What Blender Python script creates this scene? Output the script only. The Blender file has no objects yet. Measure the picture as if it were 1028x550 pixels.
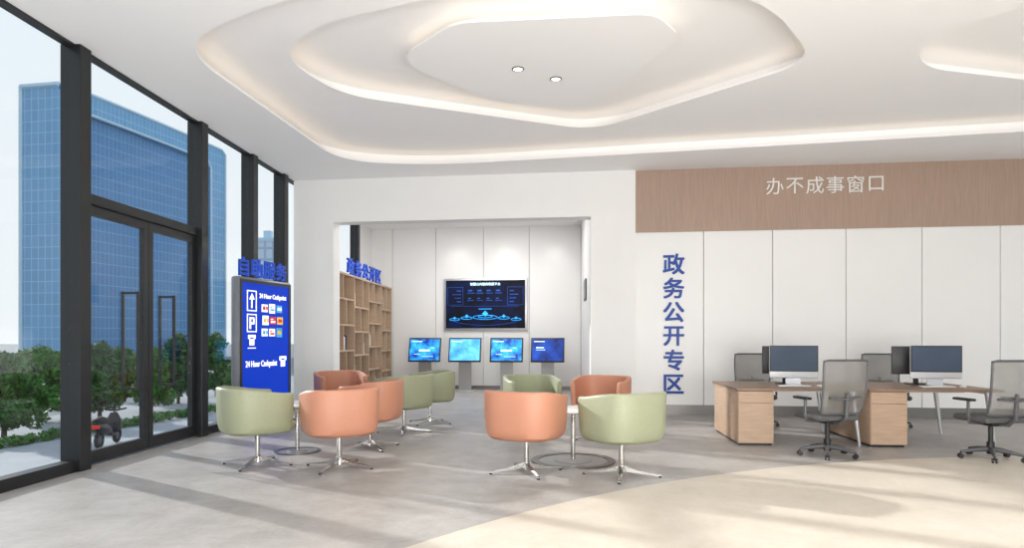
import bpy, bmesh, math, random
from mathutils import Vector, Matrix
random.seed(7)
S = bpy.context.scene
COL = S.collection
PI = math.pi
R = math.radians
S.view_settings.view_transform = 'Standard'

# ------------------------------------------------------------------ materials
def lin(c):
    out = []
    for v in c:
        v = v / 255.0
        out.append(v / 12.92 if v <= 0.04045 else ((v + 0.055) / 1.055) ** 2.4)
    return out + [1.0]

def M(name, rgb, rough=0.5, metal=0.0, var=0.06, scale=6.0, emit=0.0, ecol=None, bump=0.0, stretch=None, spec=0.5, rgb2=None):
    m = bpy.data.materials.new(name)
    m.use_nodes = True
    nt = m.node_tree
    b = nt.nodes['Principled BSDF']
    tc = nt.nodes.new('ShaderNodeTexCoord')
    n = nt.nodes.new('ShaderNodeTexNoise')
    n.inputs['Scale'].default_value = scale
    n.inputs['Detail'].default_value = 4
    if stretch:
        mp = nt.nodes.new('ShaderNodeMapping')
        mp.inputs['Scale'].default_value = stretch
        nt.links.new(tc.outputs['Object'], mp.inputs['Vector'])
        nt.links.new(mp.outputs['Vector'], n.inputs['Vector'])
    else:
        nt.links.new(tc.outputs['Object'], n.inputs['Vector'])
    r = nt.nodes.new('ShaderNodeValToRGB')
    c = lin(rgb)
    r.color_ramp.elements[0].position = 0.3
    r.color_ramp.elements[1].position = 0.7
    r.color_ramp.elements[0].color = [v * (1 - var) for v in c[:3]] + [1]
    r.color_ramp.elements[1].color = [min(1, v * (1 + var)) for v in c[:3]] + [1]
    if rgb2:
        r.color_ramp.elements[0].position = 0.38
        r.color_ramp.elements[1].position = 0.68
        r.color_ramp.elements[0].color = c
        r.color_ramp.elements[1].color = lin(rgb2)
    nt.links.new(n.outputs['Fac'], r.inputs['Fac'])
    nt.links.new(r.outputs['Color'], b.inputs['Base Color'])
    b.inputs['Roughness'].default_value = rough
    b.inputs['Metallic'].default_value = metal
    b.inputs['Specular IOR Level'].default_value = spec
    if emit > 0:
        if ecol is None:
            nt.links.new(r.outputs['Color'], b.inputs['Emission Color'])
        else:
            b.inputs['Emission Color'].default_value = lin(ecol)
        b.inputs['Emission Strength'].default_value = emit
    if bump > 0:
        bp = nt.nodes.new('ShaderNodeBump')
        bp.inputs['Strength'].default_value = bump
        nt.links.new(n.outputs['Fac'], bp.inputs['Height'])
        nt.links.new(bp.outputs['Normal'], b.inputs['Normal'])
    return m

def glass_mat(name, tint, gloss=0.06):
    m = bpy.data.materials.new(name)
    m.use_nodes = True
    nt = m.node_tree
    nt.nodes.clear()
    out = nt.nodes.new('ShaderNodeOutputMaterial')
    t = nt.nodes.new('ShaderNodeBsdfTransparent')
    t.inputs['Color'].default_value = tint
    g = nt.nodes.new('ShaderNodeBsdfGlossy')
    g.inputs['Roughness'].default_value = 0.02
    mx = nt.nodes.new('ShaderNodeMixShader')
    mx.inputs['Fac'].default_value = gloss
    nt.links.new(t.outputs[0], mx.inputs[1])
    nt.links.new(g.outputs[0], mx.inputs[2])
    nt.links.new(mx.outputs[0], out.inputs[0])
    return m

def mesh_fabric(name, rgb, alpha):
    m = M(name, rgb, 0.8)
    m.node_tree.nodes['Principled BSDF'].inputs['Alpha'].default_value = alpha
    return m

def facade_mat(name, rgb, line, bw, bh, mort, dark=0.9):
    m = M(name, rgb, 0.35, var=0.12, scale=0.06)
    nt = m.node_tree
    b = nt.nodes['Principled BSDF']
    tc = nt.nodes.new('ShaderNodeTexCoord')
    sp = nt.nodes.new('ShaderNodeSeparateXYZ')
    ad = nt.nodes.new('ShaderNodeMath'); ad.operation = 'ADD'
    cb = nt.nodes.new('ShaderNodeCombineXYZ')
    nt.links.new(tc.outputs['Object'], sp.inputs[0])
    nt.links.new(sp.outputs[0], ad.inputs[0])
    nt.links.new(sp.outputs[1], ad.inputs[1])
    nt.links.new(ad.outputs[0], cb.inputs[0])
    nt.links.new(sp.outputs[2], cb.inputs[1])
    br = nt.nodes.new('ShaderNodeTexBrick')
    br.offset = 0.0
    br.inputs['Scale'].default_value = 1.0
    br.inputs['Brick Width'].default_value = bw
    br.inputs['Row Height'].default_value = bh
    br.inputs['Mortar Size'].default_value = mort
    c = lin(rgb)
    br.inputs['Color1'].default_value = c
    br.inputs['Color2'].default_value = [v * dark for v in c[:3]] + [1]
    br.inputs['Mortar'].default_value = lin(line)
    nt.links.new(cb.outputs[0], br.inputs['Vector'])
    nt.links.new(br.outputs['Color'], b.inputs['Base Color'])
    return m

white = M('white_paint', (238, 237, 235), 0.6, var=0.01, scale=2)
panelw = M('white_panel', (237, 236, 234), 0.4, var=0.012, scale=1.2)
ceilw = M('ceiling_paint', (249, 249, 249), 0.8, var=0.006, scale=2)
groove = M('groove_dark', (104, 102, 100), 0.7)
black = M('black_frame', (22, 24, 26), 0.4, var=0.1)
blackp = M('black_plastic', (28, 29, 31), 0.45, var=0.08)
chairframe = M('chair_frame_grey', (84, 84, 86), 0.4, var=0.06)
casegrey = M('case_grey', (128, 132, 138), 0.35, 0.3, 0.04)
framedark = M('frame_dark', (46, 50, 58), 0.4, var=0.05)
steel = M('brushed_steel', (190, 190, 190), 0.3, 1.0, 0.05, 30, stretch=(1, 1, 20))
satin = M('satin_steel', (158, 157, 156), 0.45, 0.6, 0.03, 20)
darksteel = M('dark_steel', (112, 110, 108), 0.4, 0.7, 0.04, 20)
skirt = M('skirting_steel', (132, 130, 128), 0.38, 0.7, 0.05, 20)
chrome = M('chrome', (205, 203, 200), 0.18, 1.0, 0.02)
silver = M('silver_paint', (196, 198, 200), 0.35, 0.6, 0.03)
orange = M('orange_leather', (190, 133, 107), 0.5, var=0.025, scale=30, bump=0.02)
green = M('green_leather', (151, 155, 127), 0.5, var=0.025, scale=30, bump=0.02)
oak = M('oak_veneer', (174, 147, 124), 0.5, var=0.1, scale=3.0, stretch=(1.2, 1.2, 14))
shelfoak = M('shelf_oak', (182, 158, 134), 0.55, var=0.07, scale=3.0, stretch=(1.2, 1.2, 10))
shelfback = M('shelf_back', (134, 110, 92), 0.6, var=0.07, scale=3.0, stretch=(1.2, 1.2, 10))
oakh = M('oak_top', (134, 108, 88), 0.45, var=0.14, scale=3.0, stretch=(1.2, 14, 1.2))
woodband = M('wood_band', (168, 143, 126), 0.5, var=0.09, scale=4.0, stretch=(18, 18, .6))
blue = M('blue_letter', (4, 62, 150), 0.5, var=0.03, emit=0.06)
blue2 = M('blue_letter_added_glow', (6, 66, 178), 0.4, var=0.03, emit=0.3)  # glow added to the colour so the shaded standing characters look brighter
lwhite = M('white_letter', (234, 232, 228), 0.5, var=0.01)
signblue = M('sign_blue', (0, 26, 110), 0.5, var=0.05, scale=2, emit=0.9, ecol=(0, 56, 190), spec=0.2)
iconw = M('icon_white', (250, 250, 250), 0.4, var=0.01, emit=0.6)
iconr = M('icon_red', (215, 50, 45), 0.4, emit=0.3)
iconc = M('icon_cyan', (70, 170, 220), 0.4, emit=0.3)
icony = M('icon_yellow', (240, 195, 60), 0.4, emit=0.3)
led = M('led_strip', (255, 233, 206), 0.5, var=0.0, emit=1.1)
ledsoft = M('led_strip_soft', (255, 233, 206), 0.5, var=0.0, emit=1.3)
lens = M('lamp_lens', (255, 250, 240), 0.4, var=0.0, emit=4.0)
glass = glass_mat('window_glass', (0.97, 0.985, 0.99, 1), 0.04)
tvblue = M('screen_navy', (1, 3, 14), 0.5, scale=2.2, emit=0.6, rgb2=(3, 16, 58), spec=0.2)
cyan = M('screen_cyan', (40, 165, 250), 0.4, var=0.2, emit=1.1)
pale = M('screen_pale', (200, 236, 255), 0.4, var=0.1, emit=1.1)
midblue = M('screen_blue', (8, 66, 150), 0.4, var=0.45, scale=5, emit=0.7)
glowmap = M('screen_glow_map', (6, 50, 150), 0.4, scale=5, emit=0.9, rgb2=(50, 175, 245))
deepblue = M('screen_deep_blue', (3, 20, 86), 0.4, scale=3, emit=0.9, rgb2=(12, 70, 170))
skyblue = M('screen_sky', (20, 120, 222), 0.4, scale=2.5, emit=0.9, rgb2=(110, 205, 255))
grscreen = M('screen_grey', (66, 77, 94), 0.55, var=0.1, scale=3, emit=0.12, spec=0.25)
alum = M('aluminium', (205, 207, 210), 0.35, 0.3, 0.02)
netgrey = mesh_fabric('chair_mesh', (120, 118, 114), 0.7)
seatgrey = M('seat_fabric', (86, 85, 85), 0.9, var=0.1, scale=40)
tabletop = M('table_white', (235, 233, 230), 0.25, var=0.02)

# ------------------------------------------------------------------ mesh builder
class B:
    def __init__(s):
        s.bm = bmesh.new()
    def box(s, c, d, rz=0, bev=0, rx=0, ry=0, seg=2):
        m = Matrix.Translation(c) @ Matrix.Rotation(rz, 4, 'Z') @ Matrix.Rotation(ry, 4, 'Y') @ Matrix.Rotation(rx, 4, 'X') @ Matrix.Diagonal((d[0], d[1], d[2], 1))
        r = bmesh.ops.create_cube(s.bm, size=1, matrix=m)
        if bev:
            es = list({e for v in r['verts'] for e in v.link_edges})
            bmesh.ops.bevel(s.bm, geom=es, offset=bev, segments=seg, affect='EDGES', profile=0.5)
        return s
    def bb(s, x0, x1, y0, y1, z0, z1, bev=0):
        return s.box(((x0+x1)/2, (y0+y1)/2, (z0+z1)/2), (abs(x1-x0), abs(y1-y0), abs(z1-z0)), bev=bev)
    def cyl(s, p0, p1, r0, r1=None, seg=20):
        if r1 is None: r1 = r0
        p0 = Vector(p0); p1 = Vector(p1)
        d = p1 - p0
        q = d.to_track_quat('Z', 'Y').to_matrix().to_4x4()
        m = Matrix.Translation((p0 + p1) / 2) @ q
        bmesh.ops.create_cone(s.bm, cap_ends=True, segments=seg, radius1=r0, radius2=r1, depth=d.length, matrix=m)
        return s
    def tube(s, pts, r, seg=10, closed=False):
        pts = [Vector(p) for p in pts]
        rings = []
        n = len(pts)
        for i, p in enumerate(pts):
            if closed:
                t = (pts[(i+1) % n] - pts[i-1]).normalized()
            else:
                a = pts[max(0, i-1)]; b = pts[min(n-1, i+1)]
                t = (b - a).normalized()
            up = Vector((0, 0, 1)) if abs(t.z) < 0.9 else Vector((0, 1, 0))
            x = t.cross(up).normalized(); y = x.cross(t).normalized()
            rr = r[i] if isinstance(r, (list, tuple)) else r
            rings.append([s.bm.verts.new(p + x*math.cos(2*PI*k/seg)*rr + y*math.sin(2*PI*k/seg)*rr) for k in range(seg)])
        m = n if closed else n-1
        for i in range(m):
            A = rings[i]; Bq = rings[(i+1) % n]
            for k in range(seg):
                s.bm.faces.new((A[k], A[(k+1) % seg], Bq[(k+1) % seg], Bq[k]))
        if not closed:
            s.bm.faces.new(rings[0][::-1]); s.bm.faces.new(rings[-1])
        return s
    def lathe(s, prof, seg=32, c=(0, 0, 0), shape=lambda a: 1.0):
        rings = []
        for (r, z) in prof:
            if r < 1e-5:
                rings.append([s.bm.verts.new((c[0], c[1], c[2]+z))])
            else:
                rings.append([s.bm.verts.new((c[0]+r*shape(2*PI*k/seg)*math.cos(2*PI*k/seg), c[1]+r*shape(2*PI*k/seg)*math.sin(2*PI*k/seg), c[2]+z)) for k in range(seg)])
        for i in range(len(rings)-1):
            a, b = rings[i], rings[i+1]
            for k in range(seg):
                k2 = (k+1) % seg
                if len(a) == 1 and len(b) == 1: continue
                if len(a) == 1: s.bm.faces.new((a[0], b[k], b[k2]))
                elif len(b) == 1: s.bm.faces.new((a[k], a[k2], b[0]))
                else: s.bm.faces.new((a[k], a[k2], b[k2], b[k]))
        return s
    def prism(s, poly, z0, z1):
        a = [s.bm.verts.new((p[0], p[1], z0)) for p in poly]
        b = [s.bm.verts.new((p[0], p[1], z1)) for p in poly]
        n = len(poly)
        s.bm.faces.new(a[::-1]); s.bm.faces.new(b)
        for i in range(n):
            s.bm.faces.new((a[i], a[(i+1) % n], b[(i+1) % n], b[i]))
        return s
    def band(s, poly, z0, z1):
        a = [s.bm.verts.new((p[0], p[1], z0)) for p in poly]
        b = [s.bm.verts.new((p[0], p[1], z1)) for p in poly]
        n = len(poly)
        for i in range(n):
            s.bm.faces.new((a[i], a[(i+1) % n], b[(i+1) % n], b[i]))
        return s

def link(name, me, mat, parent=None):
    o = bpy.data.objects.new(name, me)
    COL.objects.link(o)
    if mat is not None:
        me.materials.clear(); me.materials.append(mat)
    if parent is not None: o.parent = parent
    return o

def obj(name, b, mat, parent=None, smooth=True, recalc=True):
    if recalc: bmesh.ops.recalc_face_normals(b.bm, faces=b.bm.faces)
    me = bpy.data.meshes.new(name)
    b.bm.to_mesh(me); b.bm.free()
    if smooth:
        me.polygons.foreach_set('use_smooth', [True]*len(me.polygons))
        me.set_sharp_from_angle(angle=R(35))
    return link(name, me, mat, parent)

def tag(o, label, cat, group=None):
    o['label'] = label; o['category'] = cat
    if group: o['group'] = group
    return o

def thing(name, label, cat, loc=(0, 0, 0), rz=0, group=None):
    o = bpy.data.objects.new(name, None)
    COL.objects.link(o)
    o.empty_display_size = 0.1
    o.location = loc; o.rotation_euler = (0, 0, rz)
    return tag(o, label, cat, group)

def struct(o, mw=None):
    o['kind'] = 'structure'
    if mw is not None: o.matrix_world = mw
    return o

def copy_tree(o, parent=None):
    c = o.copy(); COL.objects.link(c)
    c.parent = parent
    for ch in list(o.children): copy_tree(ch, c)
    return c

def text_mesh(body, size, extrude=0.01, bold=0.0, offset=0.0):
    cu = bpy.data.curves.new('t', 'FONT')
    cu.body = body; cu.size = size; cu.extrude = extrude
    cu.align_x = 'CENTER'; cu.offset = offset
    o = bpy.data.objects.new('t', cu); COL.objects.link(o)
    dg = bpy.context.evaluated_depsgraph_get(); dg.update()
    me = bpy.data.meshes.new_from_object(o.evaluated_get(dg))
    bpy.data.objects.remove(o)
    if len(me.vertices):
        xs = [v.co.x for v in me.vertices]; ys = [v.co.y for v in me.vertices]
        me.transform(Matrix.Translation((-(min(xs)+max(xs))/2, -(min(ys)+max(ys))/2, 0)))
    if bold > 0:      # heavier strokes: the glyph repeated with small shifts inside one mesh
        bm = bmesh.new()
        for i, (dx, dy) in enumerate(((-1, -1), (1, -1), (-1, 1), (1, 1))):
            c = me.copy(); c.transform(Matrix.Translation((dx*bold, dy*bold, i*0.0006)))
            bm.from_mesh(c)
        bm.to_mesh(me); bm.free()
    me.transform(Matrix.Rotation(PI/2, 4, 'X'))
    return me

def txt(name, body, size, pos, mat, parent, extrude=0.01, width=None, bold=0.0, offset=0.0):
    me = text_mesh(body, size, extrude, bold, offset)
    if width and len(me.vertices):
        xs = [v.co.x for v in me.vertices]
        me.transform(Matrix.Diagonal((width/(max(xs)-min(xs)), 1, 1, 1)))
    me.transform(Matrix.Translation(pos))
    return link(name, me, mat, parent)

# ------------------------------------------------------------------ camera
H = 1.4; F = 650.0
cam = bpy.data.cameras.new('camera')
cam.sensor_width = 36; cam.lens = F/1028*36
cam.shift_y = 65/1028
cam.clip_end = 1000
co = bpy.data.objects.new('camera', cam); COL.objects.link(co)
co.location = (0, 0, H); co.rotation_euler = (PI/2, 0, 0)
S.camera = co

# ------------------------------------------------------------------ frames
A = math.atan(0.1223)
W = Matrix.Translation((0, 12.17, 0)) @ Matrix.Rotation(-A, 4, 'Z')       # back wall: x along, y into wall
LA = math.atan(0.052)
L = Matrix.Translation((-4.95, 0, 0)) @ Matrix.Rotation(-LA, 4, 'Z')     # window wall: y along, x into the room
def wp(x, y, z=0): return W @ Vector((x, y, z))
def lp(x, y, z=0): return L @ Vector((x, y, z))

CZ = 4.5
# ------------------------------------------------------------------ floor
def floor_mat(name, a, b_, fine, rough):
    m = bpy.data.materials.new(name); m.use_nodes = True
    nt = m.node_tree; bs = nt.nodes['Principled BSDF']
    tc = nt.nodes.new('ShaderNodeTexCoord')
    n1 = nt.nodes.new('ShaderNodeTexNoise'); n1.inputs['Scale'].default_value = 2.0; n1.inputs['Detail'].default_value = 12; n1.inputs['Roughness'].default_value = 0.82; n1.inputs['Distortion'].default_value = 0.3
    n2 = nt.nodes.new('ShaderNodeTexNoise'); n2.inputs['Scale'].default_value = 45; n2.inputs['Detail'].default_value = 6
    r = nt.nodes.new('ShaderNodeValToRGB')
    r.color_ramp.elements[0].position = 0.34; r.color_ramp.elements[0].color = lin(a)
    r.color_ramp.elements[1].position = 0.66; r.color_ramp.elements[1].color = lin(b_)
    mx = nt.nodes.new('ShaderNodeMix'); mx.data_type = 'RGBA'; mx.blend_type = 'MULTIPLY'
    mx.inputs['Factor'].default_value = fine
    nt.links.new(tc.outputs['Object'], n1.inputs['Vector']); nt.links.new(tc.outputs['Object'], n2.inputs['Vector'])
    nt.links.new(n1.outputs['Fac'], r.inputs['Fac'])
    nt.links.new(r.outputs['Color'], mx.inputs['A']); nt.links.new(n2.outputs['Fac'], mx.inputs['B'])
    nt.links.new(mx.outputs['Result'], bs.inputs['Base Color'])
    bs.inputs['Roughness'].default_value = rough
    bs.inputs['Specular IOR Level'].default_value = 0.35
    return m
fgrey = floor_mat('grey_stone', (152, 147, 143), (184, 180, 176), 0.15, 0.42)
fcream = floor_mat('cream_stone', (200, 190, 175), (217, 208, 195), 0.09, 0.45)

b = B(); b.prism([(-5.15-0.31, -6), (14, -6), (14, 20), (-4.0, 20)], -0.3, 0)
struct(obj('floor', b, fgrey, smooth=False))
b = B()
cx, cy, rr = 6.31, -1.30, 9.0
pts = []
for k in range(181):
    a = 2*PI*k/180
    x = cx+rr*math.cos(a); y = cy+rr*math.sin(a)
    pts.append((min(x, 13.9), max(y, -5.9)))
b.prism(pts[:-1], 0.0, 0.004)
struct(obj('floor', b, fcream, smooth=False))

# ------------------------------------------------------------------ ceiling with coves
def round_poly(pts, rad, seg=10):
    out = []; n = len(pts)
    for i in range(n):
        p0 = Vector(pts[i-1]); p = Vector(pts[i]); p1 = Vector(pts[(i+1) % n])
        d0 = (p0-p); d1 = (p1-p)
        rr = min(rad, d0.length*0.48, d1.length*0.48)
        a = p + d0.normalized()*rr; c = p + d1.normalized()*rr
        for k in range(seg+1):
            t = k/seg
            q = a*(1-t)**2 + p*2*t*(1-t) + c*t*t
            out.append((q.x, q.y))
    return out
def offset(poly, d):
    n = len(poly)
    area = sum(poly[i][0]*poly[(i+1) % n][1]-poly[(i+1) % n][0]*poly[i][1] for i in range(n))
    sg = 1 if area > 0 else -1
    out = []
    for i in range(n):
        a = Vector(poly[i-1]); c = Vector(poly[(i+1) % n])
        t = (c-a).normalized()
        nrm = Vector((t.y, -t.x))*sg
        out.append((poly[i][0]+nrm.x*d, poly[i][1]+nrm.y*d))
    return out
def slab(name, outer, holes, z0, z1, mat):
    cu = bpy.data.curves.new('s', 'CURVE'); cu.dimensions = '2D'; cu.fill_mode = 'BOTH'
    cu.extrude = (z1-z0)/2
    for poly in [outer]+holes:
        sp = cu.splines.new('POLY'); sp.points.add(len(poly)-1); sp.use_cyclic_u = True
        for p, q in zip(sp.points, poly): p.co = (q[0], q[1], 0, 1)
    o = bpy.data.objects.new('s', cu); COL.objects.link(o)
    dg = bpy.context.evaluated_depsgraph_get(); dg.update()
    me = bpy.data.meshes.new_from_object(o.evaluated_get(dg))
    bpy.data.objects.remove(o)
    me.transform(Matrix.Translation((0, 0, (z0+z1)/2)))
    return struct(link(name, me, mat))
hole1 = round_poly([(-3.55, 6.85), (-3.0, 11.35), (-1.3, 11.55), (9.5, 9.3), (9.5, 3.6), (1.5, 4.6), (-2.3, 6.0)], 1.0)
hole2 = round_poly([(-2.75, 7.7), (-2.35, 8.9), (1.3, 10.4), (3.65, 7.8), (2.6, 6.5), (0.9, 5.7), (-2.1, 6.9)], 0.55)
hole2b = round_poly([(4.60, 7.3), (5.05, 8.0), (8.4, 8.8), (9.0, 5.0), (6.0, 5.3)], 0.55)
isl = round_poly([(-1.28, 7.75), (-0.62, 6.98), (1.5, 6.78), (1.9, 7.3), (1.15, 9.6), (-0.25, 9.3), (-1.25, 8.15)], 0.2)
IZ = CZ+0.30
LIP = 0.03
outer1 = [(-4.95-0.12-0.31, -6), (14, -6), (14, 20), (-4.0-0.05, 20)]
slab('ceiling', outer1, [hole1], CZ, CZ+LIP, ceilw)
outer2 = offset(hole1, 0.45)
slab('ceiling', outer2, [hole2, hole2b], CZ+0.25, CZ+0.25+LIP, ceilw)
slab('ceiling', [(-3.6, 4.8), (10, 4.0), (10, 10), (3, 11.2), (-3.6, 9.6)], [], CZ+0.5, CZ+0.55, ceilw)
slab('ceiling', isl, [], IZ, IZ+LIP, ceilw)
b = B(); b.prism(offset(isl, -0.32), IZ+LIP, CZ+0.5)
struct(obj('ceiling', b, ceilw, smooth=False))
ti = 1
def strip(poly0, poly1, z, lm):
    global ti
    b = B()
    n = len(poly0)
    va = [b.bm.verts.new((p[0], p[1], z)) for p in poly0]
    vb = [b.bm.verts.new((p[0], p[1], z)) for p in poly1]
    vc = [b.bm.verts.new((p[0], p[1], z+0.016)) for p in poly0]
    vd = [b.bm.verts.new((p[0], p[1], z+0.016)) for p in poly1]
    for k in range(n):
        k2 = (k+1) % n
        for q in ((va, vb), (vc, vd), (va, vc), (vb, vd)):
            b.bm.faces.new((q[0][k], q[0][k2], q[1][k2], q[1][k]))
    struct(obj('trim_%d' % ti, b, lm, smooth=False)); ti += 1
for hole, z in ((hole1, CZ), (hole2, CZ+0.25), (hole2b, CZ+0.25)):
    b = B(); b.band(offset(hole, 0.36), z+0.02, z+0.26)
    o = struct(obj('trim_%d' % ti, b, ceilw, smooth=True, recalc=False)); ti += 1
    strip(offset(hole, 0.12), offset(hole, 0.17), z+LIP+0.006, led)
strip(offset(isl, -0.10), offset(isl, -0.15), IZ+LIP+0.006, ledsoft)

for (x, y, lab) in ((0.075, 8.155, 'small round recessed downlight in the ceiling, the left of the two'), (0.573, 8.467, 'small round recessed downlight in the ceiling, the right of the two')):
    t = thing('downlight', lab, 'ceiling light', (x, y, IZ))
    b = B(); b.lathe([(0.055, -0.001), (0.078, -0.001), (0.078, -0.008), (0.06, -0.012), (0.055, -0.001)], 28)
    obj('trim_ring', b, darksteel, t)
    b = B(); b.lathe([(0, -0.004), (0.056, -0.004), (0.056, -0.008), (0, -0.008)], 28)
    obj('lens', b, lens, t)

# ------------------------------------------------------------------ back wall
z_open = 3.66
b = B()
b.bb(-4.31, -3.494, 0, 0.3, 0, CZ); b.bb(1.468, 2.286, 0, 0.3, 0, CZ); b.bb(-3.494, 1.468, 0, 0.3, z_open, CZ)
struct(obj('wall_back', b, white, smooth=False), W)
b = B()
for (x0, x1, z0, z1) in ((-3.55, -3.494, 0, z_open+0.055), (1.468, 1.524, 0, z_open+0.055), (-3.494, 1.468, z_open, z_open+0.055)):
    b.bb(x0, x1, -0.025, 0.0, z0, z1)
struct(obj('trim_%d' % ti, b, panelw, smooth=False), W); ti += 1
b = B()
b.bb(2.286, 12.6, 0.16, 0.3, 0, CZ)
struct(obj('wall_back', b, groove, smooth=False), W)
seams = [2.286, 3.513, 4.727, 5.978, 7.245, 8.511, 9.77, 11.03, 12.3]
b = B()
for s0, s1 in zip(seams[:-1], seams[1:]):
    b.bb(s0+0.006, s1-0.006, 0.08, 0.16, 0.19, 3.36)
struct(obj('wall_back', b, panelw, smooth=False), W)
b = B(); b.bb(2.286, 12.3, 0.05, 0.16, 3.36, CZ)
struct(obj('wall_back', b, woodband, smooth=False), W)
b = B(); b.bb(2.286, 12.3, 0.06, 0.16, 0, 0.19)
struct(obj('baseboard_back', b, skirt, smooth=False), W)

# alcove
DY = 5.7
b = B(); b.bb(-4.75, 1.5, DY+0.06, DY+0.2, 0, CZ); struct(obj('wall_alcove', b, groove, smooth=False), W)
sm = [-4.75, -4.105, -2.85, -1.5, -0.22, 1.196]
b = B()
for s0, s1 in zip(sm[:-1], sm[1:]):
    b.bb(s0+0.006, s1-0.006, DY, DY+0.06, 0.1, CZ)
struct(obj('wall_alcove', b, panelw, smooth=False), W)
b = B(); b.bb(-4.7, 1.19, DY-0.01, DY+0.06, 0, 0.1); struct(obj('baseboard_alcove', b, skirt, smooth=False), W)
b = B(); b.prism([(1.49, 0.3), (1.7, 0.3), (1.45, DY+0.1), (1.196, DY+0.1)], 0, CZ)
struct(obj('wall_alcove', b, white, smooth=False), W)
b = B(); b.bb(-0.14, 0.0, 17.0, 18.9, 0, CZ); struct(obj('sun_stop_pier', b, white, smooth=False), L)  # pier added to keep a strip of sun off the right alcove wall

# ------------------------------------------------------------------ glazed wall on the left
cols = [-5.2, -2.8, -0.4, 2.0, 4.4, 6.90, 9.32, 10.95, 12.25, 13.7, 15.3, 17.0]
for y in cols:
    b = B(); b.bb(-0.16, 0.06, y-0.085, y+0.085, 0, CZ, bev=0.006)
    struct(obj('trim_%d' % ti, b, black, smooth=False), L); ti += 1
wi = 1
for y0, y1 in zip(cols[:-1], cols[1:]+[]):
    a0, a1 = y0+0.085, y1-0.085
    root = bpy.data.objects.new('x', None); COL.objects.link(root); root.empty_display_size = .1
    root.matrix_world = L; root['kind'] = 'structure'
    if abs(y0-6.90) < 0.01:
        root.name = 'door_1'
        b = B(); b.bb(-0.12, 0.0, a0, a1, 2.87, 2.98); obj('transom', b, black, root, False)
        b = B(); b.bb(-0.06, -0.05, a0, a1, 2.98, CZ-0.02); obj('glass', b, glass, root, False)
        b = B(); b.bb(-0.12, 0.0, a0, a1, 0, 0.02); obj('threshold', b, steel, root, False)
        ym = 8.13
        for (l0, l1, hy) in ((a0+0.01, ym-0.005, 7.8), (ym+0.005, a1-0.01, 8.55)):
            b = B()
            b.bb(-0.09, -0.03, l0, l0+0.09, 0.03, 2.86); b.bb(-0.09, -0.03, l1-0.09, l1, 0.03, 2.86)
            b.bb(-0.09, -0.03, l0+0.09, l1-0.09, 0.03, 0.17); b.bb(-0.09, -0.03, l0+0.09, l1-0.09, 2.76, 2.86)
            leaf = obj('door_leaf', b, black, root, False)
            b = B(); b.bb(-0.065, -0.055, l0+0.09, l1-0.09, 0.17, 2.76); obj('glass', b, glass, leaf, False)
            b = B()
            for xx in (0.05, -0.14):
                b.bb(xx-0.016, xx+0.016, hy-0.016, hy+0.016, 0.78, 1.97, bev=0.005)
            for zz in (0.80, 1.95):
                b.bb(-0.14, 0.05, hy-0.014, hy+0.014, zz-0.014, zz+0.014)
            obj('handle', b, black, leaf, False)
    else:
        root.name = 'window_%d' % wi; wi += 1
        b = B(); b.bb(-0.12, 0.02, a0, a1, 0, 0.12); obj('bottom_rail', b, black, root, False)
        b = B(); b.bb(-0.06, -0.05, a0, a1, 0.12, CZ-0.02); obj('glass', b, glass, root, False)
    b = B(); b.bb(-0.1, 0.0, a0, a1, CZ-0.03, CZ); obj('top_rail', b, black, root, False)

# ------------------------------------------------------------------ signs
t = thing('wall_lettering', 'vertical column of six large blue characters on the white panelled wall', 'sign', wp(2.98, 0.08, 0), -A)
for k, ch in enumerate('政务公开专区'):
    txt('character', ch, 0.40, (0, -0.012, 2.77-0.44*k), blue, t, 0.01, bold=0.008)
t = thing('wall_lettering', 'row of six white characters on the brown wood band above the desks', 'sign', wp(5.61, 0.05, 0), -A)
for k, ch in enumerate('办不成事窗口'):
    txt('character', ch, 0.325, ((k-2.5)*0.343, -0.009, 4.14), lwhite, t, 0.008)

# light box by the windows
ang = math.atan2(1.3, 0.34)
LBX = (-4.06, 9.6)
lb = thing('light_box_sign', 'tall blue free-standing light box sign with white pictograms beside the windows', 'sign', (LBX[0], LBX[1], 0), ang)
BL = 1.36
b = B(); b.bb(0, BL, 0.0, 0.14, 0.06, 2.34, bev=0.04); obj('case', b, casegrey, lb)
b = B(); b.bb(-0.03, BL+0.03, -0.05, 0.18, 0, 0.06, bev=0.008); obj('base', b, blackp, lb)
b = B(); b.bb(0.04, 0.08, -0.014, 0.0, 0.08, 2.30); b.bb(BL-0.10, BL-0.04, -0.014, 0.0, 0.08, 2.30); b.bb(0.08, BL-0.10, -0.014, 0.0, 2.25, 2.30); b.bb(0.08, BL-0.10, -0.014, 0.0, 0.08, 0.16)
obj('frame', b, framedark, lb, False)
b = B(); b.bb(0.08, BL-0.10, -0.006, 0, 0.16, 2.25); obj('face', b, signblue, lb, False)
def ring_rect(b, x0, x1, z0, z1, w, y0=-0.012, y1=-0.006):
    b.bb(x0, x1, y0, y1, z0, z0+w); b.bb(x0, x1, y0, y1, z1-w, z1); b.bb(x0, x0+w, y0, y1, z0+w, z1-w); b.bb(x1-w, x1, y0, y1, z0+w, z1-w)
b = B(); ring_rect(b, 0.19, 0.42, 1.82, 2.14, 0.018)
b.bb(0.29, 0.32, -0.012, -0.006, 1.87, 2.02)
v = [b.bm.verts.new(p) for p in ((0.235, -0.012, 2.0), (0.375, -0.012, 2.0), (0.305, -0.012, 2.10))]; b.bm.faces.new(v)
obj('arrow_pictogram', b, iconw, lb, False)
b = B(); ring_rect(b, 0.19, 0.42, 1.50, 1.78, 0.018)
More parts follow.
